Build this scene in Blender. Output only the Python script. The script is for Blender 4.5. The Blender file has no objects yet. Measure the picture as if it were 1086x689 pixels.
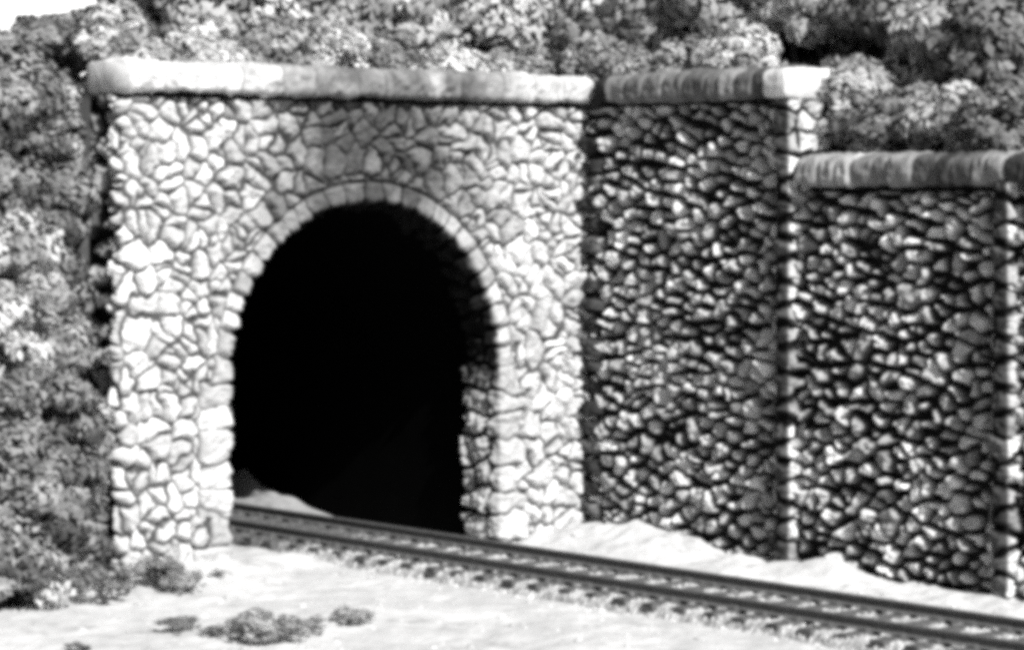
import bpy, math, random
import numpy as np
from mathutils import Vector

random.seed(7)
scene = bpy.context.scene
COL = scene.collection
R = math.radians

# ------------------------------------------------------------------ properties
def tag(o, label=None, cat=None, group=None, kind=None):
    if label: o["label"] = label
    if cat: o["category"] = cat
    if group: o["group"] = group
    if kind: o["kind"] = kind
    return o

def empty(name, loc=(0, 0, 0), **k):
    o = bpy.data.objects.new(name, None)
    o.empty_display_size = 0.3
    o.location = (-loc[0], loc[1], loc[2])
    COL.objects.link(o)
    return tag(o, **k)

def link(name, me, mat, parent=None):
    o = bpy.data.objects.new(name, me)
    COL.objects.link(o)
    if mat is not None and not me.materials:
        me.materials.append(mat)
    if parent is not None:
        o.parent = parent
        o.matrix_parent_inverse.identity()
        o.location = [-c for c in parent.location]     # geometry is written in world metres
    return o

def build_mesh(name, verts, faces, tone=None, smooth=True):
    me = bpy.data.meshes.new(name)
    # the plan is laid out with X to the right and Y towards the viewer; Blender's X is its mirror
    verts = np.asarray(verts, np.float32).reshape(-1, 3) * np.array([-1, 1, 1], np.float32)
    if isinstance(faces, np.ndarray):
        faces = faces[:, ::-1]
        n, k = faces.shape
        me.vertices.add(len(verts)); me.vertices.foreach_set("co", verts.ravel())
        me.loops.add(n * k); me.loops.foreach_set("vertex_index", faces.astype(np.int32).ravel())
        me.polygons.add(n)
        me.polygons.foreach_set("loop_start", np.arange(0, n * k, k, dtype=np.int32))
        me.polygons.foreach_set("loop_total", np.full(n, k, np.int32))
    else:
        me.from_pydata([tuple(v) for v in verts.tolist()], [], [list(f)[::-1] for f in faces])
    me.update(calc_edges=True)
    me.validate()
    if tone is not None:
        a = me.attributes.new("tone", 'FLOAT', 'POINT')
        a.data.foreach_set("value", np.asarray(tone, np.float32).ravel())
    me.polygons.foreach_set("use_smooth", np.full(len(me.polygons), smooth, bool))
    return me

# ------------------------------------------------------------------ numpy noise
def hash2(i, j, seed):
    n = (i.astype(np.int64) * 374761393 + j.astype(np.int64) * 668265263 + seed * 1274126177) & 0xFFFFFFFF
    n = ((n ^ (n >> 13)) * 1103515245) & 0xFFFFFFFF
    n = ((n ^ (n >> 16)) * 2246822519) & 0xFFFFFFFF
    return ((n ^ (n >> 15)) & 0xFFFFFF) / float(0xFFFFFF)

def vnoise(u, v, seed=0):
    i = np.floor(u); j = np.floor(v); fu = u - i; fv = v - j
    fu = fu * fu * (3 - 2 * fu); fv = fv * fv * (3 - 2 * fv)
    a = hash2(i, j, seed); b = hash2(i + 1, j, seed); c = hash2(i, j + 1, seed); d = hash2(i + 1, j + 1, seed)
    return (a * (1 - fu) + b * fu) * (1 - fv) + (c * (1 - fu) + d * fu) * fv

def fbm(u, v, scale, seed=0, octs=3):
    s = 0; amp = 1; tot = 0
    for k in range(octs):
        s = s + amp * (vnoise(u * scale, v * scale, seed + 17 * k) - 0.5); tot += amp
        amp *= 0.5; scale *= 2.03
    return s / tot * 2      # about -1..1

def sstep(a, b, x):
    t = np.clip((x - a) / (b - a), 0, 1)
    return t * t * (3 - 2 * t)

# ------------------------------------------------------------------ rubble masonry
def jitter_sites(u0, u1, v0, v1, du, dv, jit, seed, shear=0.0, drop=0.1, extra=0.08):
    rng = np.random.default_rng(seed)
    out = []
    nv = int((v1 - v0) / dv) + 6
    ext = abs(shear) * (u1 - u0) + 1
    for j in range(-2 - int(ext / dv), nv + int(ext / dv)):
        off = rng.uniform(0, du)
        for i in range(-2, int((u1 - u0) / du) + 3):
            u = u0 + (i * du) + off + rng.uniform(-jit, jit) * du
            v = v0 + (j + rng.uniform(-jit, jit)) * dv + shear * (u - u0)
            if rng.random() < drop or not (v0 - 1 < v < v1 + 1):
                continue
            out.append((u, v))
            if rng.random() < extra:
                out.append((u + rng.uniform(-.4, .4) * du, v + rng.uniform(-.4, .4) * dv))
    return np.array(out)

def stone_cells(U, V, sites, aniso=1.0, warp=0.05, seed=0):
    """For every grid point: own stone index, distance to the nearest joint, offset from the stone's centre."""
    sh = U.shape
    u = (U + warp * fbm(U, V, 3.1, seed + 5)).ravel(); v = (V + warp * fbm(U, V, 3.1, seed + 9)).ravel() * aniso
    S = np.column_stack([sites[:, 0], sites[:, 1] * aniso])
    K = min(12, len(S) - 1)
    idx = np.empty(len(u), np.int32); dist = np.empty(len(u)); ou = np.empty(len(u)); ov = np.empty(len(u))
    for c in range(0, len(u), 15000):
        p = np.column_stack([u[c:c + 15000], v[c:c + 15000]])
        lo = p.min(0) - 2.0; hi = p.max(0) + 2.0
        near = np.where(((S > lo) & (S < hi)).all(1))[0]
        if len(near) < K + 1: near = np.arange(len(S))
        Q = S[near]
        d2 = (p[:, None, 0] - Q[None, :, 0]) ** 2 + (p[:, None, 1] - Q[None, :, 1]) ** 2
        kk = np.argpartition(d2, K, axis=1)[:, :K + 1]
        dk = np.take_along_axis(d2, kk, 1)
        o = np.argmin(dk, 1); r = np.arange(len(p))
        a = Q[kk[r, o]]
        b = Q[kk]
        ab = b - a[:, None, :]
        L = np.sqrt((ab ** 2).sum(2))
        mid = (b + a[:, None, :]) * 0.5
        e = ((mid - p[:, None, :]) * ab).sum(2) / np.maximum(L, 1e-6)
        e[L < 1e-6] = 9
        sl = slice(c, c + len(p))
        idx[sl] = near[kk[r, o]]; dist[sl] = e.min(1)
        ou[sl] = p[:, 0] - a[:, 0]; ov[sl] = (p[:, 1] - a[:, 1]) / aniso
    return idx.reshape(sh), dist.reshape(sh), ou.reshape(sh), ov.reshape(sh)

def stone_relief(U, V, sites, H=0.08, joint=0.02, bevel=0.07, tilt=0.15, lift=0.04, rough=0.012, aniso=1.0,
                 warp=0.05, seed=0, tone=0.42, dtone=0.08, mortar=0.1, bias=(0, 0)):
    rng = np.random.default_rng(seed + 99)
    n = len(sites)
    idx, d, ou, ov = stone_cells(U, V, sites, aniso, warp, seed)
    off = rng.uniform(0, lift, n); tu = rng.uniform(-tilt, tilt, n); tv = rng.uniform(-tilt, tilt, n)
    tu = tu + bias[0]; tv = tv + bias[1]
    tn = np.clip(tone + dtone * rng.standard_normal(n), tone * 0.45, tone * 1.5)
    joint = joint * (.35 + 1.3 * np.clip(.5 + .8 * fbm(U, V, 1.9, seed + 12, 3), 0, 1))
    rise = sstep(joint * 0.5, joint * 0.5 + bevel, d)
    jj = sstep(joint * 0.5, joint * 1.1 + 0.004, d)
    h = rise * (H + off[idx] + tu[idx] * ou + tv[idx] * ov) + rise * rough * 1.7 * fbm(U, V, 6.5, seed + 3, 4) \
        + jj * rough * 0.7 * fbm(U, V, 25, seed + 4, 2)
    t = mortar * (1 + 0.3 * fbm(U, V, 8, seed + 8)) * (1 - jj) + jj * tn[idx] * (1 + 0.16 * fbm(U, V, 7, seed + 6, 3))
    return h, t, d

def grid_faces(nu, nv, mask=None):
    i, j = np.meshgrid(np.arange(nu - 1), np.arange(nv - 1), indexing='ij')
    if mask is not None:
        m = mask[:-1, :-1] & mask[1:, :-1] & mask[1:, 1:] & mask[:-1, 1:]
        i = i[m]; j = j[m]
    i = i.ravel(); j = j.ravel()
    return np.column_stack([i * nv + j, (i + 1) * nv + j, (i + 1) * nv + j + 1, i * nv + j + 1])

def drop_loose(verts, faces, tone):
    used = np.zeros(len(verts), bool); used[faces.ravel()] = True
    remap = np.cumsum(used) - 1
    return verts[used], remap[faces], tone[used]

def resample(path, res):
    """Polyline -> samples, arc length, outward normals (left of travel), corners slightly rounded."""
    P = np.array(path, float); seg = np.sqrt((np.diff(P, axis=0) ** 2).sum(1)); L = np.concatenate([[0], np.cumsum(seg)])
    n = max(2, int(round(L[-1] / res)) + 1)
    s = np.linspace(0, L[-1], n)
    f = lambda q: np.column_stack([np.interp(q, L, P[:, 0]), np.interp(q, L, P[:, 1])])
    e = 0.035
    t = f(np.minimum(s + e, L[-1])) - f(np.maximum(s - e, 0))
    t /= np.maximum(np.sqrt((t ** 2).sum(1)), 1e-6)[:, None]
    pts = f(s)
    inner = (s > e) & (s < L[-1] - e)
    sm = (f(np.minimum(s + e, L[-1])) + f(np.maximum(s - e, 0)) + 2 * pts) / 4
    pts = np.where(inner[:, None], sm, pts)
    return s, pts, np.column_stack([-t[:, 1], t[:, 0]])

def wall_patch(name, path, z0, z1, mat, parent, res=0.023, base=0.0, sites=None, hole=None, soot=None, side_shade=None, **kw):
    """Rubble-stone skin along a plan path, real relief."""
    s, P, N = resample(path, res)
    nz = int((z1 - z0) / res) + 1
    z = np.linspace(z0, z1, nz)
    U, V = np.meshgrid(s, z, indexing='ij')
    h, t, d = stone_relief(U, V, sites(s[-1]), **kw)
    X = P[:, 0][:, None] + 0 * V
    mask = None
    if hole is not None:
        hd = hole(X, V)                       # >0 outside the ring
        on = (N[:, 1] > 0.9)[:, None]
        hd = np.where(on, hd, 9)
        mask = hd > -0.10
        k = sstep(-0.01, 0.07, hd)
        h = h * k - 0.05 * (1 - k); t = t * sstep(0, .03, hd) + kw.get('mortar', .1) * (1 - sstep(0, .03, hd))
    if soot is not None:
        t = t * soot(X, V)
    if side_shade is not None:                     # shade of the track-facing side, painted into its tone
        t = np.where((N[:, 0] < -.5)[:, None], t * side_shade * (1 + .4 * fbm(U, V, 2.5, 19)), t)
    h = h + base
    verts = np.stack([P[:, 0][:, None] + N[:, 0][:, None] * h, P[:, 1][:, None] + N[:, 1][:, None] * h, V], -1).reshape(-1, 3)
    faces = grid_faces(len(s), nz, mask)
    verts, faces, tt = drop_loose(verts, faces, t.ravel())
    return link(name, build_mesh(name, verts, faces, tt), mat, parent)

def sweep(name, origin, along, out, length, profile, mat, parent, res=0.025, block=0.7, seed=0, tone=0.4, soot=None,
          dtone=.05, H=.03, joint=.02, caps=True, rough=.012):
    """Cut-stone course: a closed profile (out, z) swept along a straight line, with joints between its blocks."""
    along = np.array(along, float); out = np.array(out, float); o = np.array(origin, float)
    s, Q, N = resample(profile, res)
    N = -N
    rng = np.random.default_rng(seed)
    cuts = [-1.0]
    while cuts[-1] < length + 1: cuts.append(cuts[-1] + block * rng.uniform(.65, 1.3))
    cuts = np.array(cuts)
    u = np.linspace(0, length, int(length / res) + 1)
    U, V = np.meshgrid(u, s, indexing='ij')
    Uw = U + 0.03 * fbm(U, V, 2.5, seed)
    c = np.searchsorted(cuts, Uw)
    d = np.minimum(Uw - cuts[c - 1], cuts[np.minimum(c, len(cuts) - 1)] - Uw)
    d = np.minimum(d, np.minimum(np.abs(U) + .03, np.abs(U - length) + .03))
    k = sstep(joint * .3, joint * .3 + .05, d)
    offs = rng.uniform(-.02, .025, len(cuts)); tn = tone + dtone * rng.standard_normal(len(cuts))
    h = k * (H + offs[c]) + k * rough * 1.8 * fbm(U, V, 6, seed + 1, 3) + .5 * rough * fbm(U, V, 22, seed + 2, 2)
    t = (.12 * (1 - sstep(.0, joint, d)) + sstep(0, joint, d) * tn[c]) * (1 + .2 * fbm(U, V, 5, seed + 3, 4))
    if soot is not None: t = t * soot(o[0] + along[0] * U, Q[:, 1][None, :] + 0 * U)
    off = Q[:, 0][None, :] + N[:, 0][None, :] * h; zz = Q[:, 1][None, :] + N[:, 1][None, :] * h
    X = o[0] + along[0] * U + out[0] * off; Y = o[1] + along[1] * U + out[1] * off
    verts = np.stack([X, Y, zz], -1).reshape(-1, 3)
    nu, ns = U.shape
    f = grid_faces(nu, ns)
    me_faces = f.tolist()
    if caps:
        me_faces += [list(range(ns)), list(range((nu - 1) * ns, nu * ns))[::-1]]
    me = build_mesh(name, verts, me_faces, t.ravel())
    return link(name, me, mat, parent)

# ------------------------------------------------------------------ materials
def mat_tone(name, noise=6.0, amount=0.25, rough=0.9, bump=0.25, bscale=40.0, tint=1.0):
    """Grey mineral surface: the 'tone' attribute (stone, mortar, soot, painted shade) mottled by noise."""
    m = bpy.data.materials.new(name); m.use_nodes = True
    nt = m.node_tree; b = nt.nodes["Principled BSDF"]; b.inputs["Roughness"].default_value = rough
    b.inputs["Specular IOR Level"].default_value = 0.15
    at = nt.nodes.new("ShaderNodeAttribute"); at.attribute_name = "tone"
    tc = nt.nodes.new("ShaderNodeTexCoord")
    n1 = nt.nodes.new("ShaderNodeTexNoise"); n1.inputs["Scale"].default_value = noise; n1.inputs["Detail"].default_value = 6
    n1.inputs["Roughness"].default_value = .65
    nt.links.new(tc.outputs["Object"], n1.inputs["Vector"])
    mr = nt.nodes.new("ShaderNodeMapRange"); mr.inputs[1].default_value = .3; mr.inputs[2].default_value = .7
    mr.inputs[3].default_value = (1 - amount) * tint; mr.inputs[4].default_value = (1 + amount) * tint
    nt.links.new(n1.outputs["Fac"], mr.inputs[0])
    mu = nt.nodes.new("ShaderNodeMath"); mu.operation = 'MULTIPLY'; mu.use_clamp = True
    nt.links.new(at.outputs["Fac"], mu.inputs[0]); nt.links.new(mr.outputs[0], mu.inputs[1])
    nt.links.new(mu.outputs[0], b.inputs["Base Color"])
    n2 = nt.nodes.new("ShaderNodeTexNoise"); n2.inputs["Scale"].default_value = bscale; n2.inputs["Detail"].default_value = 5
    nt.links.new(tc.outputs["Object"], n2.inputs["Vector"])
    bp = nt.nodes.new("ShaderNodeBump"); bp.inputs["Strength"].default_value = bump; bp.inputs["Distance"].default_value = .03
    nt.links.new(n2.outputs["Fac"], bp.inputs["Height"]); nt.links.new(bp.outputs[0], b.inputs["Normal"])
    return m

def mat_grey(name, lo, hi, scale=8.0, rough=0.85, bump=0.3, bscale=30.0, detail=6, metal=0.0, use_tone=False, spec=.2):
    m = bpy.data.materials.new(name); m.use_nodes = True
    nt = m.node_tree; b = nt.nodes["Principled BSDF"]; b.inputs["Roughness"].default_value = rough
    b.inputs["Metallic"].default_value = metal; b.inputs["Specular IOR Level"].default_value = spec
    tc = nt.nodes.new("ShaderNodeTexCoord")
    n1 = nt.nodes.new("ShaderNodeTexNoise"); n1.inputs["Scale"].default_value = scale; n1.inputs["Detail"].default_value = detail
    n1.inputs["Roughness"].default_value = .65
    nt.links.new(tc.outputs["Object"], n1.inputs["Vector"])
    mr = nt.nodes.new("ShaderNodeMapRange"); mr.inputs[1].default_value = .3; mr.inputs[2].default_value = .7
    mr.inputs[3].default_value = lo; mr.inputs[4].default_value = hi
    nt.links.new(n1.outputs["Fac"], mr.inputs[0])
    last = mr.outputs[0]
    if use_tone:
        at = nt.nodes.new("ShaderNodeAttribute"); at.attribute_name = "tone"
        mu = nt.nodes.new("ShaderNodeMath"); mu.operation = 'MULTIPLY'
        nt.links.new(last, mu.inputs[0]); nt.links.new(at.outputs["Fac"], mu.inputs[1]); last = mu.outputs[0]
    nt.links.new(last, b.inputs["Base Color"])
    if bump:
        n2 = nt.nodes.new("ShaderNodeTexNoise"); n2.inputs["Scale"].default_value = bscale; n2.inputs["Detail"].default_value = 5
        nt.links.new(tc.outputs["Object"], n2.inputs["Vector"])
        bp = nt.nodes.new("ShaderNodeBump"); bp.inputs["Strength"].default_value = bump; bp.inputs["Distance"].default_value = .03
        nt.links.new(n2.outputs["Fac"], bp.inputs["Height"]); nt.links.new(bp.outputs[0], b.inputs["Normal"])
    return m

M_STONE = mat_tone("portal_stone")
M_WING = mat_tone("wing_stone", amount=.3)
M_COPE = mat_tone("coping_stone", noise=4, amount=.25)
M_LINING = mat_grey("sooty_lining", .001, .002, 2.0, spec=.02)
M_SAND = mat_tone("pale_sand", noise=5, amount=.10, bump=.6, bscale=9)
M_BALLAST = mat_tone("ballast_stone", noise=10, amount=.2)
M_EARTH = mat_grey("dark_earth", .03, .07, 3.0)
M_RAIL = mat_grey("rusty_rail_steel", .08, .15, 12.0, rough=.6)
M_RAILTOP = M_RAIL
M_WOOD = mat_grey("tarred_sleeper_wood", .05, .12, 10.0)
M_BARK = mat_grey("dark_bark", .04, .08, 12.0)
M_LEAF = {"dark": mat_grey("dark_leaves", .12, .17, 3, rough=.7, bump=0, use_tone=True),
          "grey": mat_grey("grey_leaves", .20, .28, 3, rough=.7, bump=0, use_tone=True),
          "dry": mat_grey("dry_leaves", .42, .55, 3, rough=.7, bump=0, use_tone=True),
          "pale": mat_grey("pale_leaves", .34, .46, 3, rough=.7, bump=0, use_tone=True)}

# ------------------------------------------------------------------ camera and view
FX, FY = 0.6540, -0.7565
CAM = Vector((-23.2, 36.3, 5.8))
FPX = 2900.0
cam_d = bpy.data.cameras.new("camera"); cam = bpy.data.objects.new("camera", cam_d); COL.objects.link(cam)
cam.location = (-CAM.x, CAM.y, CAM.z); cam.rotation_euler = (R(90), 0, math.atan2(FX, FY))
cam_d.sensor_width = 36; cam_d.lens = FPX / 1086 * 36; cam_d.shift_y = -139.5 / 1086
cam_d.clip_end = 5000; cam_d.clip_start = .5
scene.camera = cam

def ray(px, py, depth):
    """World point seen at photo pixel (px, py) at a depth in metres from the camera."""
    lat = (px - 543) / FPX * depth
    return Vector((CAM.x + FX * depth - FY * lat, CAM.y + FY * depth + FX * lat, CAM.z - (py - 205) / FPX * depth))

# ------------------------------------------------------------------ the land
TOP = 7.25
def hill_h(X, Y):
    X = np.asarray(X, float); Y = np.asarray(Y, float)
    # plateau behind the walls, rising to the right
    lat = 0.7565 * (X - CAM.x) + 0.654 * (Y - CAM.y); dep = 0.654 * (X - CAM.x) - 0.7565 * (Y - CAM.y)
    ang = lat / np.maximum(dep, 1)
    back = np.maximum(np.where(X > 10.35, np.minimum(X - 10.35, 40), 0), np.where(X <= 10.35, -0.5 - Y, 0))
    lift = sstep(-.19, -.08, ang)
    base = np.where(X > 10.35, TOP - 1.35 * sstep(4.7, 5.5, Y), TOP)
    h = base + lift * np.minimum(.38 * np.maximum(back, 0), 5.0) + .10 * fbm(X, Y, .6, 3)
    h = np.where(Y < -1.5, h, h)
    toe = np.minimum(-.35 + .72 * np.maximum(-X, 0), 4.0)
    bank = -.5 + np.minimum((toe - Y) * 4.0, TOP + .45) + .25 * fbm(X, Y, 1.1, 8)
    return np.where(X < -.02, np.minimum(bank, h), h)

def lines(segs):
    out = []
    for a, b, st in segs: out += list(np.arange(a, b - 1e-6, st))
    out.append(segs[-1][1]); return np.array(out)

gx = lines([(-60, -10, 5), (-10, -.3, .3), (-.3, .06, .06), (.06, 11.06, .5), (11.06, 26, .6), (26, 90, 8)])
gy = lines([(-90, -30, 6), (-30, -6, 1), (-6, 5, .22), (5, 20, .5), (20, 44, 3)])
GX, GY = np.meshgrid(gx, gy, indexing='ij')
HZ = hill_h(GX, GY)
keep = ~((GX > -.01) & (GX < 10.32) & (GY > -.55)) & (HZ > -.9)
verts = np.stack([GX, GY, HZ], -1).reshape(-1, 3)
v2, f2, _ = drop_loose(verts, grid_faces(len(gx), len(gy), keep), np.ones(len(verts)))
tag(link("hill", build_mesh("hill", v2, f2), M_EARTH), "dark earth hill rising behind the stone walls", "hill", kind="structure")

# bare pale bank on the hilltop, far left
u_ = np.arange(-14, 13.01, .25); v_ = np.arange(0, 9.01, .25)
BU, BV = np.meshgrid(u_, v_, indexing='ij')
BX = BU; BY = -15.5 - .8 * BV
prof_ = 1.9 * sstep(0, .5, BV) + .62 * BV
BZ = 7.55 + prof_ + .18 * fbm(BU, BV, .8, 91) + .05 * BU
verts = np.stack([BX, BY, BZ], -1).reshape(-1, 3)
tag(link("sandy_hillside", build_mesh("sandy_hillside", verts, grid_faces(len(u_), len(v_)), np.full(len(verts), .62)), M_SAND), "bare pale hillside showing above the trees at the upper left", "hill", kind="structure")

def ground_h(X, Y):
    near = sstep(6.3, 7.6, X)
    h = -.19 * (1 - near) - .40 * near
    h = h + .09 * fbm(X, Y, .35, 21) + .03 * fbm(X, Y, 1.7, 22)
    trk = np.exp(-((X - 5.4) / 1.62) ** 10)
    h = h * (1 - trk) - .42 * trk
    # sand banked against the foot of the corner and along the wing
    h = h + .44 * np.exp(-((X - 9.2) / 1.1) ** 2 - ((Y - 1.2) / 1.5) ** 2) + .24 * np.exp(-((X - 8.9) / .9) ** 2 - ((Y - 3.0) / .8) ** 2)
    h = h + .16 * np.exp(-((X - 9.5) / .5) ** 2) * (1 + fbm(Y, X * 0, .8, 31)) * sstep(0, 2, Y)
    h = h + .10 * sstep(7.2, 8.2, X) * fbm(X, Y, 2.3, 34, 4) + .035 * fbm(X, Y, 4.0, 35, 3)
    # a low heap at the foot of the left pier and swells in the foreground
    h = h + .10 * np.exp(-((X - 1.0) / 1.3) ** 2 - ((Y - .3) / .7) ** 2)
    h = h + .14 * sstep(3.0, 1.5, X) * sstep(3.0, 6.0, Y) * fbm(X, Y, .55, 41)
    return h

gx = lines([(-3000, -100, 580), (-100, -16, 6), (-16, -6, .5), (-6, 12, .075), (12, 30, 1.5), (30, 100, 10), (100, 3000, 580)])
gy = lines([(-3000, -100, 580), (-100, -12, 8), (-12, -2, .4), (-2, 16, .075), (16, 36, .8), (36, 100, 8), (100, 3000, 580)])
GX, GY = np.meshgrid(gx, gy, indexing='ij')
GZ = ground_h(GX, GY)
far = (np.abs(GX) > 60) | (np.abs(GY) > 60); GZ = np.where(far, -.5, GZ)
gt = .50 + .11 * fbm(GX, GY, 1.2, 51, 4) - .16 * sstep(.2, .8, fbm(GX, GY, 4.0, 55, 3))
verts = np.stack([GX, GY, GZ], -1).reshape(-1, 3)
tag(link("ground", build_mesh("ground", verts, grid_faces(len(gx), len(gy)), gt.ravel()), M_SAND), "pale sandy ground beside the track", "ground", kind="structure")

# ------------------------------------------------------------------ tunnel portal
OC, OR_, SPR = 5.02, 2.89, 2.84       # opening centre, radius, springing height
RING = 0.27; JB = .44
def open_dist(X, Z):
    """Signed distance from the opening's outline (positive outside)."""
    return np.where(Z > SPR, np.hypot(X - OC, Z - SPR) - OR_, np.abs(X - OC) - OR_)

def ring_w(X, Z):
    row = np.floor((Z + .7) / JB)
    jam = .26 + .42 * hash2(row, (X > OC).astype(float) * 7, 55)
    return np.where(Z > SPR + .1, RING, jam)

def soot_face(X, Z):
    a = sstep(1.6, 4.3, X + .5 * fbm(X, Z, 1.3, 61, 4)) * (1 - sstep(5.6, 8.8, X + .6 * fbm(X, Z, 1.3, 62, 4)))
    b = sstep(3.8, 6.0, Z + .5 * fbm(X, Z, 1.5, 63, 4))
    return 1 - .84 * a * b * (1 + .15 * fbm(X, Z, 3, 64))
def soot_cope(X, Z):
    a = sstep(1.6, 3.8, X + .6 * fbm(X, Z, .9, 65)) * (1 - sstep(6.8, 9.0, X + .8 * fbm(X, Z, .7, 66)))
    return 1 - .62 * a * (.55 + .9 * np.clip(.5 + .6 * fbm(X, Z, 2.6, 67), 0, 1))

portal = empty("tunnel_portal", (5, 0, -.3), label="pale rubble stone tunnel portal with sooty patch above its black arch", cat="tunnel portal")
wall_patch("stone_face", [(.13, -.20), (.13, 0), (10.05, 0)], -.7, 7.31, M_STONE, portal, res=.0225,
           sites=lambda L: jitter_sites(0, L, -.7, 7.5, .36, .29, .48, 11, drop=.24, extra=.34),
           hole=lambda X, Z: open_dist(X, Z) - ring_w(X, Z), soot=soot_face,
           H=.065, joint=.03, bevel=.06, tilt=.22, lift=.06, rough=.036, warp=.15, seed=3, tone=.49, dtone=.08, mortar=.06)

# ring of voussoirs and jamb blocks, turning from the face into the reveal
jl = SPR + .7; al = math.pi * OR_; TOT = 2 * jl + al
res = .024
ss = np.linspace(0, TOT, int(TOT / res)); qq = np.concatenate([np.arange(-.74, .88, res)])
S, Q = np.meshgrid(ss, qq, indexing='ij')
rng = np.random.default_rng(5)
sites = []
for kk in range(-1, int((jl + .1) / JB) + 1):
    for side in (0, 1):
        c_ = (kk + .5) * JB
        if c_ > jl + .1: continue
        c_ = TOT - c_ if side else c_
        sites += [(c_ + rng.uniform(-.03, .03), rng.uniform(-.1, .05)), (c_ + rng.uniform(-.1, .1), .55 + rng.uniform(-.15, .1)), (c_ + rng.uniform(-.1, .1), .95)]
s_ = jl + .12
while s_ < jl + al - .1:
    onarch = True
    step = .36 if onarch else .46
    qf = 0.02 if onarch else rng.uniform(-.06, .1)
    sites.append((s_, qf))
    sites += [(s_ + rng.uniform(-.1, .1) + .2, .62 + rng.uniform(-.1, .1)), (s_ + rng.uniform(-.1, .1), 1.15 + rng.uniform(-.1, .1))]
    s_ += step * rng.uniform(.75, 1.25)
h, t, d = stone_relief(S, Q, np.array(sites), H=.045, joint=.02, bevel=.06, tilt=.16, lift=.035, rough=.035, warp=.10, seed=8, tone=.40, dtone=.06, mortar=.05)
th = np.clip((ss - jl) / OR_, 0, math.pi)
nx = -np.cos(th); nz = np.sin(th)                       # outward from the opening
px_ = OC + OR_ * nx; pz_ = np.where(ss < jl, ss - .7, np.where(ss > jl + al, TOT - ss - .7, SPR + OR_ * nz))
in_ = sstep(.0, .22, Q)
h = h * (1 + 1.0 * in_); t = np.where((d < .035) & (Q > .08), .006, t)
RW = ring_w(px_[:, None] + 0 * Q, pz_[:, None] + 0 * Q)
k = sstep(-RW - .02, -RW + .06, Q); h = h * k - .06 * (1 - k); kt = sstep(-RW, -RW + .03, Q); t = t * kt + .07 * (1 - kt)
rmask = Q > -RW - .05
rd = 0.06
qf = np.clip(-Q, 0, None); qi = np.clip(Q, 0, None)
fa = sstep(-rd, rd, Q) * math.pi / 2                    # 0 on the face, 90 degrees in the reveal
off_out = qf - h * np.sin(fa)                           # distance outward from the opening outline
yy = -qi + h * np.cos(fa)
X = px_[:, None] + nx[:, None] * off_out; Z = pz_[:, None] + nz[:, None] * off_out
t = t * (1 - .985 * sstep(-.04, .08, Q) * (.12 + .88 * sstep(1.8, 2.9, Z))) * np.minimum(soot_face(X, Z) + .02, 1)  # reveal's shade painted in, deepest round the arch, then the soot stain
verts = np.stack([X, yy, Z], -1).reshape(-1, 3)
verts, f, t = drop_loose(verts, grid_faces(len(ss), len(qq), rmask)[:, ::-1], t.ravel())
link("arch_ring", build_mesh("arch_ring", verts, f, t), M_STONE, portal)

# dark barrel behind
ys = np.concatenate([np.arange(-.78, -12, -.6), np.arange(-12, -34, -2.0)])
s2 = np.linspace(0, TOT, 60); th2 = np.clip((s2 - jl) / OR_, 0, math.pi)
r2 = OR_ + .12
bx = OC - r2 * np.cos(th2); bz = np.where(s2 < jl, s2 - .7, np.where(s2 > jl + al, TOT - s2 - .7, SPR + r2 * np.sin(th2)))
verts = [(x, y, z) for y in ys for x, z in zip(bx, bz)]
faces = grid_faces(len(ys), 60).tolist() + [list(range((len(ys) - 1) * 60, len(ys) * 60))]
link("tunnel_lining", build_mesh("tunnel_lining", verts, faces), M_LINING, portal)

COPE = [(-.85, 7.43), (.27, 7.44), (.30, 7.47), (.31, 7.73), (.27, 7.80), (.06, 7.85), (-.12, 7.86), (-.78, 7.85), (-.87, 7.80), (-.85, 7.43)]
sweep("coping", (.06, 0, 0), (1, 0), (0, 1), 9.78, COPE, M_COPE, portal, block=.75, seed=4, tone=.48, soot=soot_cope, rough=.04, dtone=.07, H=.025, joint=.02)

def cope_shade_strip(parent, x0, x1, y0, y1, z0, z1):  # near-black strip added under a coping to draw its shadow line
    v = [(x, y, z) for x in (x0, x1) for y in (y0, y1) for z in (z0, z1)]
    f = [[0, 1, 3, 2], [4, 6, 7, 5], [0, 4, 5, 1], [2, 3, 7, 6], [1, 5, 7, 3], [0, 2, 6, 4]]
    link("cope_shade_strip", build_mesh("cope_shade_strip", v, f, smooth=False), M_COPE_SHADE, parent)
M_COPE_SHADE = mat_grey("cope_shade_dark", .010, .02, 9.0)
wall_patch("side_face", [(.20, -1.6), (.20, -.12)], -.7, 7.345, M_WING, portal, res=.022,  # shaded return of the portal, its shade given as a darker stone tone
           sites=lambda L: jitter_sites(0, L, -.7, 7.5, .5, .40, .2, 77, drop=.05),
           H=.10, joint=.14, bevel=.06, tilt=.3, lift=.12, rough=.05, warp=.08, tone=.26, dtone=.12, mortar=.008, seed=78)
cope_shade_strip(portal, .30, 9.9, -.8, -.12, 7.2, 7.46)

# ------------------------------------------------------------------ wing walls and pillars
WX = 10.0
def wing_sites(seed):
    return lambda L: jitter_sites(0, L, -.8, 7.6, .36, .235, .24, seed, shear=-.27, drop=.10, extra=.08)
WKW = dict(H=.14, joint=.068, bevel=.042, tilt=.38, lift=.09, rough=.06, warp=.10, tone=.46, dtone=.13, mortar=.006, bias=(-.16, -.10))

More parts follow.
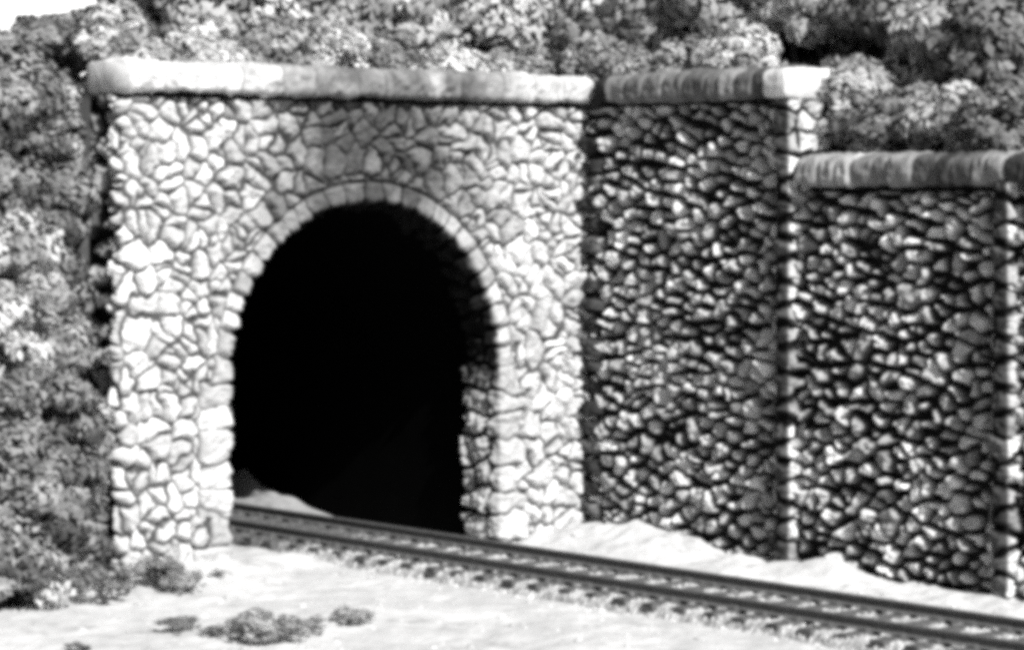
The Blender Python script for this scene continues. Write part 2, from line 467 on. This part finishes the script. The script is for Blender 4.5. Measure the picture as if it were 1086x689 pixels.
upper = empty("retaining_wall", (WX, 2.5, -.4), label="taller dark rubble retaining wall between the tunnel portal and the capped pillar", cat="wall",
              group="retaining walls along the track")
wall_patch("stone_face", [(WX, .0), (WX, 5.0)], -.8, 7.31, M_WING, upper, res=.022, sites=wing_sites(21), seed=23, **WKW)
COPEW = [(-.65, 7.43), (.26, 7.44), (.29, 7.47), (.30, 7.71), (.26, 7.79), (.04, 7.85), (-.12, 7.86), (-.6, 7.85), (-.67, 7.80), (-.65, 7.43)]
sweep("coping", (WX, .50, 0), (0, 1), (-1, 0), 4.44, COPEW, M_COPE, upper, block=.42, seed=9, tone=.12, dtone=.07, H=.045, rough=.03)
cope_shade_strip(upper, WX + .12, WX + .6, .3, 4.85, 7.2, 7.46)
# narrow quoin strip in the inner corner, the recess's shade put into its tone
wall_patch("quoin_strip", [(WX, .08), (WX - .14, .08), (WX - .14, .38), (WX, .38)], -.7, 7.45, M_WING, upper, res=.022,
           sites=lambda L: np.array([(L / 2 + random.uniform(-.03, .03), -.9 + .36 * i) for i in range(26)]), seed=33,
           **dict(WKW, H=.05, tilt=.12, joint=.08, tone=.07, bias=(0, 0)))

lower = empty("retaining_wall", (WX, 9.5, -.4), label="lower dark rubble retaining wall to the right of the capped pillar", cat="wall",
              group="retaining walls along the track")
wall_patch("stone_face", [(WX + .02, 5.1), (WX + .02, 13.5)], -.8, 5.82, M_WING, lower, res=.022, sites=wing_sites(41), seed=43, **WKW)
LOWC = [(o_, z_ - 1.47) for o_, z_ in COPEW]
sweep("coping", (WX, 5.36, 0), (0, 1), (-1, 0), 8.2, LOWC, M_COPE, lower, block=.42, seed=12, tone=.16, dtone=.08, H=.045, rough=.03)

cope_shade_strip(lower, WX + .14, WX + .6, 5.3, 13.5, 5.7, 5.97)

def pillar(y0, y1, x0, x1, ztop, cap, label):
    p = empty("stone_pillar", ((x0 + x1) / 2, (y0 + y1) / 2, -.4), label=label, cat="pillar", group="stone pillars along the retaining walls")
    path = [(WX + .1, y0), (x0, y0), (x0, y1), (x1, y1)] + ([(x1, y0), (WX + .12, y0)] if cap else [])
    w = y1 - y0
    def st(L):
        a = WX + .1 - x0; c = a + w
        rng = np.random.default_rng(int(y0 * 10)); out = []
        z = -.9
        k = 0
        while z < ztop + .4:
            out.append((c + (.05 if k % 2 else -.05), z))           # quoin blocks round the front corner
            out.append((c + .55 + rng.uniform(-.1, .1), z + rng.uniform(-.1, .1)))
            out.append((a - .30 + rng.uniform(-.1, .1), z + .15))
            if L > a + w + 1.0: out += [(c + 1.05, z), (c + 1.5, z + .1)]
            z += .34 * rng.uniform(.8, 1.25); k += 1
        return np.array(out)
    wall_patch("shaft", path, -.8, ztop, M_WING, p, res=.02, sites=st, seed=int(y0 * 7), side_shade=.14,
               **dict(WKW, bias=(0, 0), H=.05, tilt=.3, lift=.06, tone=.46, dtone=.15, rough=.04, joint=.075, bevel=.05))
    if cap:
        cp = [(-.05, 7.40), (.13, 7.41), (.17, 7.47), (.18, 7.70), (.14, 7.82), (.05, 7.88), (-.5, 7.90), (-.92, 7.88), (-1.0, 7.8), (-1.02, 7.45), (-.98, 7.40), (-.05, 7.40)]
        cp = [(-.5, 7.40), (.15, 7.41), (.18, 7.45), (.19, 7.72), (.15, 7.79), (.04, 7.83), (-.5, 7.84), (-1.02, 7.83), (-1.14, 7.78), (-1.16, 7.47), (-1.12, 7.41), (-.5, 7.40)]
        sweep("capstone", (x0, y0 - .10, 0), (0, 1), (-1, 0), w + .24, cp, M_COPE, p, block=9, seed=3, tone=.55, dtone=0, H=.02)
    return p
pillar(4.92, 5.18, WX - .30, WX + .66, 7.42, True, "tall stone pillar with pale flat capstone where the wall steps down")
pillar(9.48, 9.74, WX - .30, WX + .1, 5.96, False, "plain stone pillar without a cap, under the lower coping at the right")

# ------------------------------------------------------------------ railway track
TX, GAUGE = 5.40, 1.435
def worley(U, V, cell, seed):
    u = U / cell; v = V / cell
    i0 = np.floor(u); j0 = np.floor(v)
    f1 = np.full(u.shape, 9.0); f2 = np.full(u.shape, 9.0); cid = np.zeros(u.shape)
    for di in (-1, 0, 1):
        for dj in (-1, 0, 1):
            i = i0 + di; j = j0 + dj
            a = i + .1 + .8 * hash2(i, j, seed); b = j + .1 + .8 * hash2(i, j, seed + 1)
            dd = np.hypot(u - a, v - b)
            closer = dd < f1
            f2 = np.where(closer, f1, np.minimum(f2, dd)); cid = np.where(closer, hash2(i, j, seed + 2), cid); f1 = np.where(closer, dd, f1)
    return f1, f2, cid
bu = np.arange(-1.75, 1.751, .025); bv = np.concatenate([np.arange(-30, -8, .5), np.arange(-8, 16, .025), np.arange(16, 40, .5)])
U, V = np.meshgrid(bu, bv, indexing='ij')
f1, f2, cid = worley(U + .03 * fbm(U, V, 6, 2), V, .075, 71)
fine = ((V > -8) & (V < 16)).astype(float)
bz = -.215 + fine * (.045 * sstep(0, .35, f2 - f1) * (.5 + cid) + .03 * fbm(U, V, 2.2, 72)) + .045 * sstep(.66, .58, np.abs(U)) + .04 * sstep(.85, 1.0, np.abs(U)) - .30 * sstep(1.22, 1.65, np.abs(U) + .08 * fbm(U, V, 2, 73))
bt = (.36 + .32 * (cid - .4)) * (.35 + .65 * sstep(.0, .3, f2 - f1))
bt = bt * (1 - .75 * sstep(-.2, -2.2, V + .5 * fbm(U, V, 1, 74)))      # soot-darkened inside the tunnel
verts = np.stack([U + TX, V, bz], -1).reshape(-1, 3)
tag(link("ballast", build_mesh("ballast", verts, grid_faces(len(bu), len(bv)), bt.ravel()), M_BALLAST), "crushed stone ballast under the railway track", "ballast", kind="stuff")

track = empty("railway_track", (TX, 0, -.1), label="single railway track running out of the tunnel along the retaining walls", cat="railway track")
def rail_mesh():
    prof = [(-.065, -.10), (.065, -.10), (.065, -.085), (.012, -.065), (.012, .02), (.036, .03), (.036, .055), (.028, .062),
            (-.028, .062), (-.036, .055), (-.036, .03), (-.012, .02), (-.012, -.065), (-.065, -.085)]
    Y = np.arange(-30, 40.1, 2.0); n = len(prof)
    v = [(x, y, z) for y in Y for x, z in prof]; f = []
    for i in range(len(Y) - 1):
        for j in range(n):
            a = i * n + j; b = i * n + (j + 1) % n
            f.append([a, b, b + n, a + n])
    f += [list(range(n)), list(range((len(Y) - 1) * n, len(Y) * n))[::-1]]
    return build_mesh("rail", v, f, smooth=False)
rm = rail_mesh()
for sgn in (-1, 1):
    o = link("rail", rm, M_RAIL, track); o.location = (sgn * (GAUGE / 2 + .03), 0, .1)
def sleeper_mesh(seed):
    rr = random.Random(seed)
    nx_ = 14; v = []; f = []
    prof = [(-.12, -.22), (-.125, -.115), (-.105, -.10), (.105, -.10), (.125, -.115), (.12, -.22)]
    for i in range(nx_ + 1):
        x = -1.32 + 2.64 * i / nx_
        for (y, z) in prof:
            v.append((x + (rr.uniform(-.02, .02) if i in (0, nx_) else 0), y + rr.uniform(-.008, .008), z + rr.uniform(-.006, .006)))
    n = len(prof)
    for i in range(nx_):
        for j in range(n):
            a = i * n + j; b = i * n + (j + 1) % n
            f.append([a, b, b + n, a + n][::-1])
    f += [list(range(n))[::-1], list(range(nx_ * n, (nx_ + 1) * n))]
    # cast rail chairs either side of each rail
    for rx in (-GAUGE / 2 - .03, GAUGE / 2 + .03):
        for sx in (-1, 1):
            b0 = len(v)
            x0 = rx + sx * .075; x1 = rx + sx * .15
            for (x, z) in ((x0, -.105), (x1, -.105), (x1, -.075), (x0, -.045)):
                for y in (-.08, .08): v.append((x, y, z))
            f += [[b0, b0 + 1, b0 + 3, b0 + 2], [b0 + 2, b0 + 3, b0 + 5, b0 + 4], [b0 + 4, b0 + 5, b0 + 7, b0 + 6], [b0 + 6, b0 + 7, b0 + 1, b0], [b0, b0 + 2, b0 + 4, b0 + 6], [b0 + 1, b0 + 7, b0 + 5, b0 + 3]]
    return build_mesh("sleeper", v, f, smooth=False)
sm = [sleeper_mesh(s) for s in range(4)]
y = -9.0; k = 0
rr = random.Random(3)
while y < 20:
    o = link("sleeper", sm[k % 4], M_WOOD, track)
    o.location = (rr.uniform(-.04, .04), y + rr.uniform(-.03, .03), .1); o.rotation_euler = (0, 0, rr.uniform(-.02, .02))
    y += .62; k += 1

# heap of pale sand lying inside the tunnel by the right-hand wall
hs = np.linspace(-1, 1, 50); HX, HY = np.meshgrid(hs, hs, indexing='ij')
rr_ = np.hypot(HX, HY); hh = np.maximum(0, 1 - rr_ ** 1.4) * (.55 + .3 * fbm(HX, HY, 2.2, 81)) - .08
verts = np.stack([7.05 + .62 * HX, -5.6 + 2.3 * HY, -.20 + .6 * hh], -1).reshape(-1, 3)
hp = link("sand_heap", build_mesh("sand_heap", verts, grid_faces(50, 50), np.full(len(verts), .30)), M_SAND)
tag(hp, "pale sand heap on the tunnel floor beyond the far rail", "sand heap")

hh = np.maximum(0, 1 - rr_ ** 1.6) * (.7 + .4 * fbm(HX, HY, 2.2, 83)) - .08
verts = np.stack([7.35 + .40 * HX, -7.6 + 2.2 * HY, -.20 + 1.0 * hh], -1).reshape(-1, 3)
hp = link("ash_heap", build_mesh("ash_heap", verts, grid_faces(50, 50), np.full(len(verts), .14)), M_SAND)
tag(hp, "dark grey ash heap deeper in the tunnel behind the pale sand heap", "ash heap")

# ------------------------------------------------------------------ vegetation
def crown_mesh(seed, clumps=70, leaves=60, flat=1.0, leaf=.055, clump_r=.2):
    """Leaf-sized faces gathered in clumps over an uneven unit dome."""
    rng = np.random.default_rng(seed)
    V = []; T = []
    lob = rng.normal(size=(5, 3)); lob /= np.linalg.norm(lob, axis=1)[:, None]
    for c in range(clumps):
        d = rng.normal(size=3); d /= np.linalg.norm(d)
        if d[2] < -.35: d[2] *= -1
        bulge = .66 + .5 * max(0, (lob @ d).max()) ** 2 + rng.uniform(-.2, .2)
        r = bulge * rng.uniform(.55, 1.0) ** .5
        ctr = d * r * np.array([1, 1, flat])
        cr = clump_r * rng.uniform(.6, 1.35)
        n = int(leaves * (cr / clump_r) ** 1.5)
        p = rng.normal(size=(n, 3)); p /= np.linalg.norm(p, axis=1)[:, None]
        p *= (cr * rng.uniform(.45, 1.0, n) ** .5)[:, None]
        nrm = p / np.linalg.norm(p, axis=1)[:, None] * .8 + d * .5 + rng.normal(size=(n, 3)) * .45
        nrm /= np.linalg.norm(nrm, axis=1)[:, None]
        p = p * np.array([1, 1, .8]) + ctr
        a = np.cross(nrm, rng.normal(size=(n, 3))); a /= np.linalg.norm(a, axis=1)[:, None]
        b = np.cross(nrm, a)
        L = (leaf * rng.uniform(.7, 1.5, n))[:, None]
        quad = np.stack([p - a * L, p - b * L * .55 + nrm * L * .12, p + a * L, p + b * L * .55 + nrm * L * .12], 1)
        V.append(quad.reshape(-1, 3))
        T.append(np.repeat(np.clip(rng.normal(1, .36) + rng.normal(0, .12, n), .35, 1.9), 4))
    V = np.concatenate(V); T = np.concatenate(T)
    F = np.arange(len(V)).reshape(-1, 4)
    return build_mesh("crown", V, F, T, smooth=False)

def stem_mesh(seed, height=1.0):
    """Short trunk forking into limbs, from below the crown centre."""
    rng = random.Random(seed); v = []; f = []
    def limb(a, b, r0, r1, n=6):
        a = Vector(a); b = Vector(b); d = (b - a).normalized()
        s = d.orthogonal().normalized(); t = d.cross(s)
        i0 = len(v)
        for k in range(4):
            w = k / 3; c = a.lerp(b, w) + Vector((rng.uniform(-.02, .02), rng.uniform(-.02, .02), 0)); r = r0 + (r1 - r0) * w
            for j in range(n):
                q = 2 * math.pi * j / n; v.append(tuple(c + s * math.cos(q) * r + t * math.sin(q) * r))
        for k in range(3):
            for j in range(n):
                p = i0 + k * n + j; q = i0 + k * n + (j + 1) % n
                f.append([p, q, q + n, p + n])
        f.append([i0 + j for j in range(n)][::-1]); f.append([i0 + 3 * n + j for j in range(n)])
    base = Vector((0, 0, -height)); fork = Vector((rng.uniform(-.06, .06), rng.uniform(-.06, .06), -.35))
    limb(base, fork, .085, .06)
    for k in range(5):
        q = 2 * math.pi * (k + rng.uniform(-.3, .3)) / 5
        limb(fork, (math.cos(q) * .55, math.sin(q) * .55, rng.uniform(.0, .5)), .045, .012)
    return build_mesh("trunk", v, f)

CROWNS = [crown_mesh(100 + i, clumps=80, leaves=85, leaf=.082, clump_r=.30) for i in range(6)]
TUFTS = [crown_mesh(200 + i, clumps=40, leaves=45, flat=.75, leaf=.07, clump_r=.24) for i in range(3)]
STEMS = [stem_mesh(s) for s in range(3)]
vr = random.Random(12)
def plant(name, loc, r, tone, label, cat, group=None, sq=1.0, tufts=False, trunk=True):
    t = empty(name, loc, label=label, cat=cat, group=group)
    src = (TUFTS if tufts else CROWNS)
    me = src[vr.randrange(len(src))]
    c = bpy.data.objects.new("crown", me); COL.objects.link(c); c.parent = t
    if not me.materials: me.materials.append(M_LEAF["grey"])
    c.material_slots[0].link = 'OBJECT'; c.material_slots[0].material = M_LEAF[tone]
    c.scale = (r * vr.uniform(.92, 1.1), r * vr.uniform(.92, 1.1), r * sq); c.rotation_euler = (0, 0, vr.uniform(0, 6.28))
    c.location = (0, 0, r * sq * .72)
    if trunk:
        s = link("trunk", STEMS[vr.randrange(3)], M_BARK); s.parent = t; s.scale = (r, r, r * sq); s.location = (0, 0, r * sq * .72)
    return t

def hill_at(px, py, push=0.0):
    """First point of the hill met by the sight line through a photo pixel."""
    for dep in np.arange(34, 75, .05):
        p = ray(px, py, dep)
        if hill_h(p.x, p.y) >= p.z and not (-.02 < p.x < 10.35 and p.y > -.55):
            return p
    return ray(px, py, 55)

G1 = "shrubs covering the steep bank left of the portal"
rows = [(75, "level with the coping"), (150, "just below coping height"), (228, "level with the arch crown"), (305, "level with the arch haunch"),
        (380, "level with the arch springing"), (455, "level with the jamb middle"), (530, "level with the jamb foot"), (605, "at the foot of the bank")]
cols = [(-8, "by the left picture edge"), (42, "mid-bank"), (70, "brushing the portal corner")]
tones = {"dark": "dark", "grey": "mid-grey", "pale": "pale"}
tmap = {(0, 0): "grey", (3, 0): "grey", (4, 0): "pale", (7, 0): "grey"}
for i, (py, rw) in enumerate(rows):
    for j, (px, cw) in enumerate(cols):
        p = hill_at(px + vr.uniform(-8, 8), py + vr.uniform(-12, 12))
        r = vr.uniform(.75, .98) * (1.0 if j < 2 else .78)
        tn = tmap.get((i, j)) or vr.choice(["dark", "dark", "dark", "grey"])
        plant("shrub", (p.x - .05 * (j == 2), p.y - .1, p.z - r * .7), r, tn, f"{tones[tn]} leafy bank shrub {cw}, {rw}", "shrub", G1)

G2 = "shrubs on the hill behind the coping"
front = [(150, "grey", "the coping's left end"), (215, "pale", "the left pier"), (285, "grey", "the arch's left haunch"), (350, "pale", "the arch crown's left side"),
         (415, "grey", "the arch crown's right side"), (480, "pale", "the arch's right haunch"), (545, "grey", "the right pier"), (605, "grey", "the right end of portal coping"),
         (665, "grey", "the joint between the two copings"), (725, "grey", "the middle of the taller wall"), (785, "pale", "the wall beside the pillar cap")]
for px, tn, where in front:
    dep = 0
    # just behind the coping of the portal or of the taller wing
    p = None
    for dd in np.arange(40, 60, .05):
        q = ray(px, 60, dd)
        if (q.x < 10.6 and q.y < -1.25) or (q.x >= 11.1): p = q; break
    r = vr.uniform(.6, .8)
    plant("shrub", (p.x, p.y, float(hill_h(p.x, p.y)) - .25), r, tn, f"{tones[tn]} shrub in the front row above {where}", "shrub", G2)
low = [(905, "grey", "beside the pillar cap"), (955, "dark", "right of the pillar cap, behind the lower coping"), (1010, "grey", "behind the middle of the lower coping"), (1070, "dark", "behind the lower coping at the right edge")]
for px, tn, where in low:
    for dd in np.arange(36, 60, .05):
        q = ray(px, 160, dd)
        if q.x >= 11.2: break
    r = vr.uniform(.75, .9)
    plant("shrub", (q.x, q.y, float(hill_h(q.x, q.y)) - .25), r, tn, f"{tones[tn]} shrub {where}", "shrub", G2)

G3 = "taller bushes higher on the hill"
backrow = [(185, 22, "grey", "the left pier"), (265, 14, "pale", "the arch's left haunch"), (345, 10, "grey", "the arch crown"), (425, 14, "pale", "the arch's right haunch"),
           (500, 10, "pale", "the right pier"), (580, 20, "grey", "the right end of the portal"), (655, 20, "grey", "the corner of the walls"), (730, 25, "grey", "the taller wall"),
           (800, 25, "pale", "the pillar cap's left"), (870, 30, "pale", "the pillar cap"), (940, 30, "dark", "the lower wall's left end"), (1010, 35, "grey", "the lower wall's middle"), (1075, 40, "dark", "the lower wall's right end")]
for px, py, tn, where in backrow:
    for dd in np.arange(40, 70, .05):
        q = ray(px, py, dd)
        if (q.x < 11.5 and q.y < -3.0) or q.x > 12.9: break
    r = vr.uniform(1.0, 1.35)
    z = min(float(hill_h(q.x, q.y)) - .2, q.z - .5 * r)
    plant("bush", (q.x, q.y, z), r, tn, f"taller {tones[tn]} bush on the upper slope behind {where}", "bush", G3, sq=1.15)
for X_, Y_, r_, tn, where in [(11.9, -1.2, 1.15, "grey", "filling the corner behind both copings"), (12.3, -3.5, 1.2, "pale", "just left of the corner of the walls"), (12.5, 2.7, 1.0, "pale", "just behind the left side of the pillar cap"), (12.9, 4.0, 1.0, "dark", "just behind the pillar cap's right side"), (13.2, 1.6, 1.2, "grey", "behind the taller wall's middle, below the treetops")]:
    plant("bush", (X_, Y_, float(hill_h(X_, Y_)) - .1), r_, tn, f"{tones[tn]} bush {where}", "bush", G3, sq=1.15)
for dd in np.arange(44, 70, .05):
    q = ray(118, 30, dd)
    if q.y < -2.6: break
plant("shrub", (q.x, q.y, q.z - .75), .7, "pale", "pale loose shrub breaking into the white gap at the upper left", "shrub", G2)
far = [(230, -20, "dark"), (330, -30, "dark"), (430, -30, "grey"), (530, -30, "dark"), (640, -20, "grey"), (740, -20, "grey"), (850, -20, "grey"), (950, -20, "grey"), (1050, -10, "dark")]
names = ["leftmost, near the gap of sky", "above the arch's left haunch", "above the arch crown", "above the arch's right haunch", "above the portal's right end", "above the taller wall", "above the pillar cap", "above the lower wall", "above the right end of the lower wall"]
for (px, py, tn), where in zip(far, names):
    for dd in np.arange(44, 80, .05):
        q = ray(px, py, dd)
        if (q.x < 13 and q.y < -5.5) or q.x > 15.5: break
    plant("tree", (q.x, q.y, float(hill_h(q.x, q.y)) - .3), vr.uniform(1.5, 1.9), tn, f"{tones[tn]} tree on the hilltop, {where}", "tree", "trees on the hilltop", sq=1.2)

# plants and tufts on the sand in front
def on_ground(px, py):
    for dd in np.arange(30, 60, .02):
        p = ray(px, py, dd)
        if float(ground_h(p.x, p.y)) >= p.z: return p
    return p
G4 = "low tufts on the sand in the foreground"
for px, py, r, tn, lb in [(165, 625, .42, "grey", "grey bush against the foot of the left pier"),
                          (198, 628, .30, "grey", "small grey bush to the right of another at the left pier"),
                          (110, 640, .45, "dark", "dark bush at the end of the bank foot"),
                          (230, 612, .14, "pale", "tiny pale tuft beside the left pier base")]:
    p = on_ground(px, py)
    plant("low_bush", (p.x, p.y, p.z - .05), r, tn, lb, "bush", sq=.85, tufts=True)
for px, py, r, tn, lb in [(192, 668, .30, "dark", "leftmost low dark tuft of the foreground row"),
                          (228, 672, .20, "dark", "small dark tuft between two larger foreground tufts"),
                          (274, 678, .50, "grey", "largest tuft of the foreground row, broad and low"),
                          (325, 670, .30, "grey", "grey tuft right of the broad largest one"),
                          (370, 660, .30, "grey", "rightmost foreground tuft, nearest the track"),
                          (82, 690, .20, "dark", "dark tuft at the bottom edge under the bank")]:
    p = on_ground(px, py)
    plant("low_tuft", (p.x, p.y, p.z - .04), r, tn, lb, "tuft", G4, sq=.5, tufts=True)

# loose stones lying on the sand
pr = np.random.default_rng(44); PV = []; PF = []; PT = []
oct_v = np.array([(1, 0, 0), (.5, .87, 0), (-.5, .87, 0), (-1, 0, 0), (-.5, -.87, 0), (.5, -.87, 0), (.35, .3, .7), (-.4, .25, .75), (0, -.45, .65)])
oct_f = [(0, 1, 6), (1, 2, 6), (2, 7, 6), (2, 3, 7), (3, 4, 7), (4, 8, 7), (4, 5, 8), (5, 0, 8), (0, 6, 8), (6, 7, 8)]
for k in range(1300):
    if k % 2:
        x = pr.uniform(-4.5, 3.9); y_ = pr.uniform(.6, 15)
    else:
        x = pr.choice([3.85 + abs(pr.normal(0, .35)) * -1, 7.1 + abs(pr.normal(0, .7))]); y_ = pr.uniform(.5, 15)
        if x > 9.6: continue
    r_ = .018 + .03 * pr.random() ** 3 * 1.8
    a = pr.uniform(0, 6.28); ca, sa = math.cos(a), math.sin(a)
    q = oct_v * np.array([r_ * pr.uniform(.8, 1.4), r_, r_ * pr.uniform(.6, 1.1)]) * pr.uniform(.8, 1.2, (9, 1))
    z_ = float(ground_h(x, y_)) - .004
    b0 = len(PV) * 9
    PV.append(np.column_stack([x + q[:, 0] * ca - q[:, 1] * sa, y_ + q[:, 0] * sa + q[:, 1] * ca, z_ + q[:, 2]]))
    PF += [tuple(b0 + i for i in f) for f in oct_f]; PT += [pr.uniform(.28, .55)] * 9
tag(link("gravel", build_mesh("gravel", np.concatenate(PV), np.array(PF), PT, smooth=False), M_BALLAST), "loose small stones scattered over the sand", "gravel", kind="stuff")

# ------------------------------------------------------------------ light
EL, AZ = 40.0, 10.5        # the sun: straight out from the portal, a little to its left
s_dir = Vector((math.sin(R(AZ)) * math.cos(R(EL)), math.cos(R(AZ)) * math.cos(R(EL)), math.sin(R(EL))))
sd = bpy.data.lights.new("sun", 'SUN'); sun = bpy.data.objects.new("sun", sd); COL.objects.link(sun)
sd.energy = 5.0; sd.angle = R(.5); sd.color = (1.0, .995, .985)
sun.rotation_euler = s_dir.to_track_quat('Z', 'Y').to_euler(); sun.location = (0, 20, 30)
w = bpy.data.worlds.new("World"); scene.world = w; w.use_nodes = True
nt = w.node_tree; bg = nt.nodes["Background"]
sky = nt.nodes.new("ShaderNodeTexSky"); sky.sky_type = 'NISHITA'; sky.sun_disc = False
sky.sun_elevation = R(EL); sky.sun_rotation = R(AZ); sky.dust_density = 3.0
bw = nt.nodes.new("ShaderNodeRGBToBW")              # black-and-white photograph
nt.links.new(sky.outputs[0], bw.inputs[0]); nt.links.new(bw.outputs[0], bg.inputs[0])
bg.inputs[1].default_value = .05

scene.render.engine = 'CYCLES'
scene.view_settings.view_transform = 'Standard'; scene.view_settings.look = 'None'
scene.view_settings.gamma = 1; scene.view_settings.exposure = .55
scene.cycles.max_bounces = 4; scene.cycles.diffuse_bounces = 2; scene.cycles.glossy_bounces = 1
scene.cycles.use_denoising = False
scene.cycles.pixel_filter_type = 'BLACKMAN_HARRIS'; scene.cycles.filter_width = 5.4
scene.render.resolution_x = 1024; scene.render.resolution_y = 649
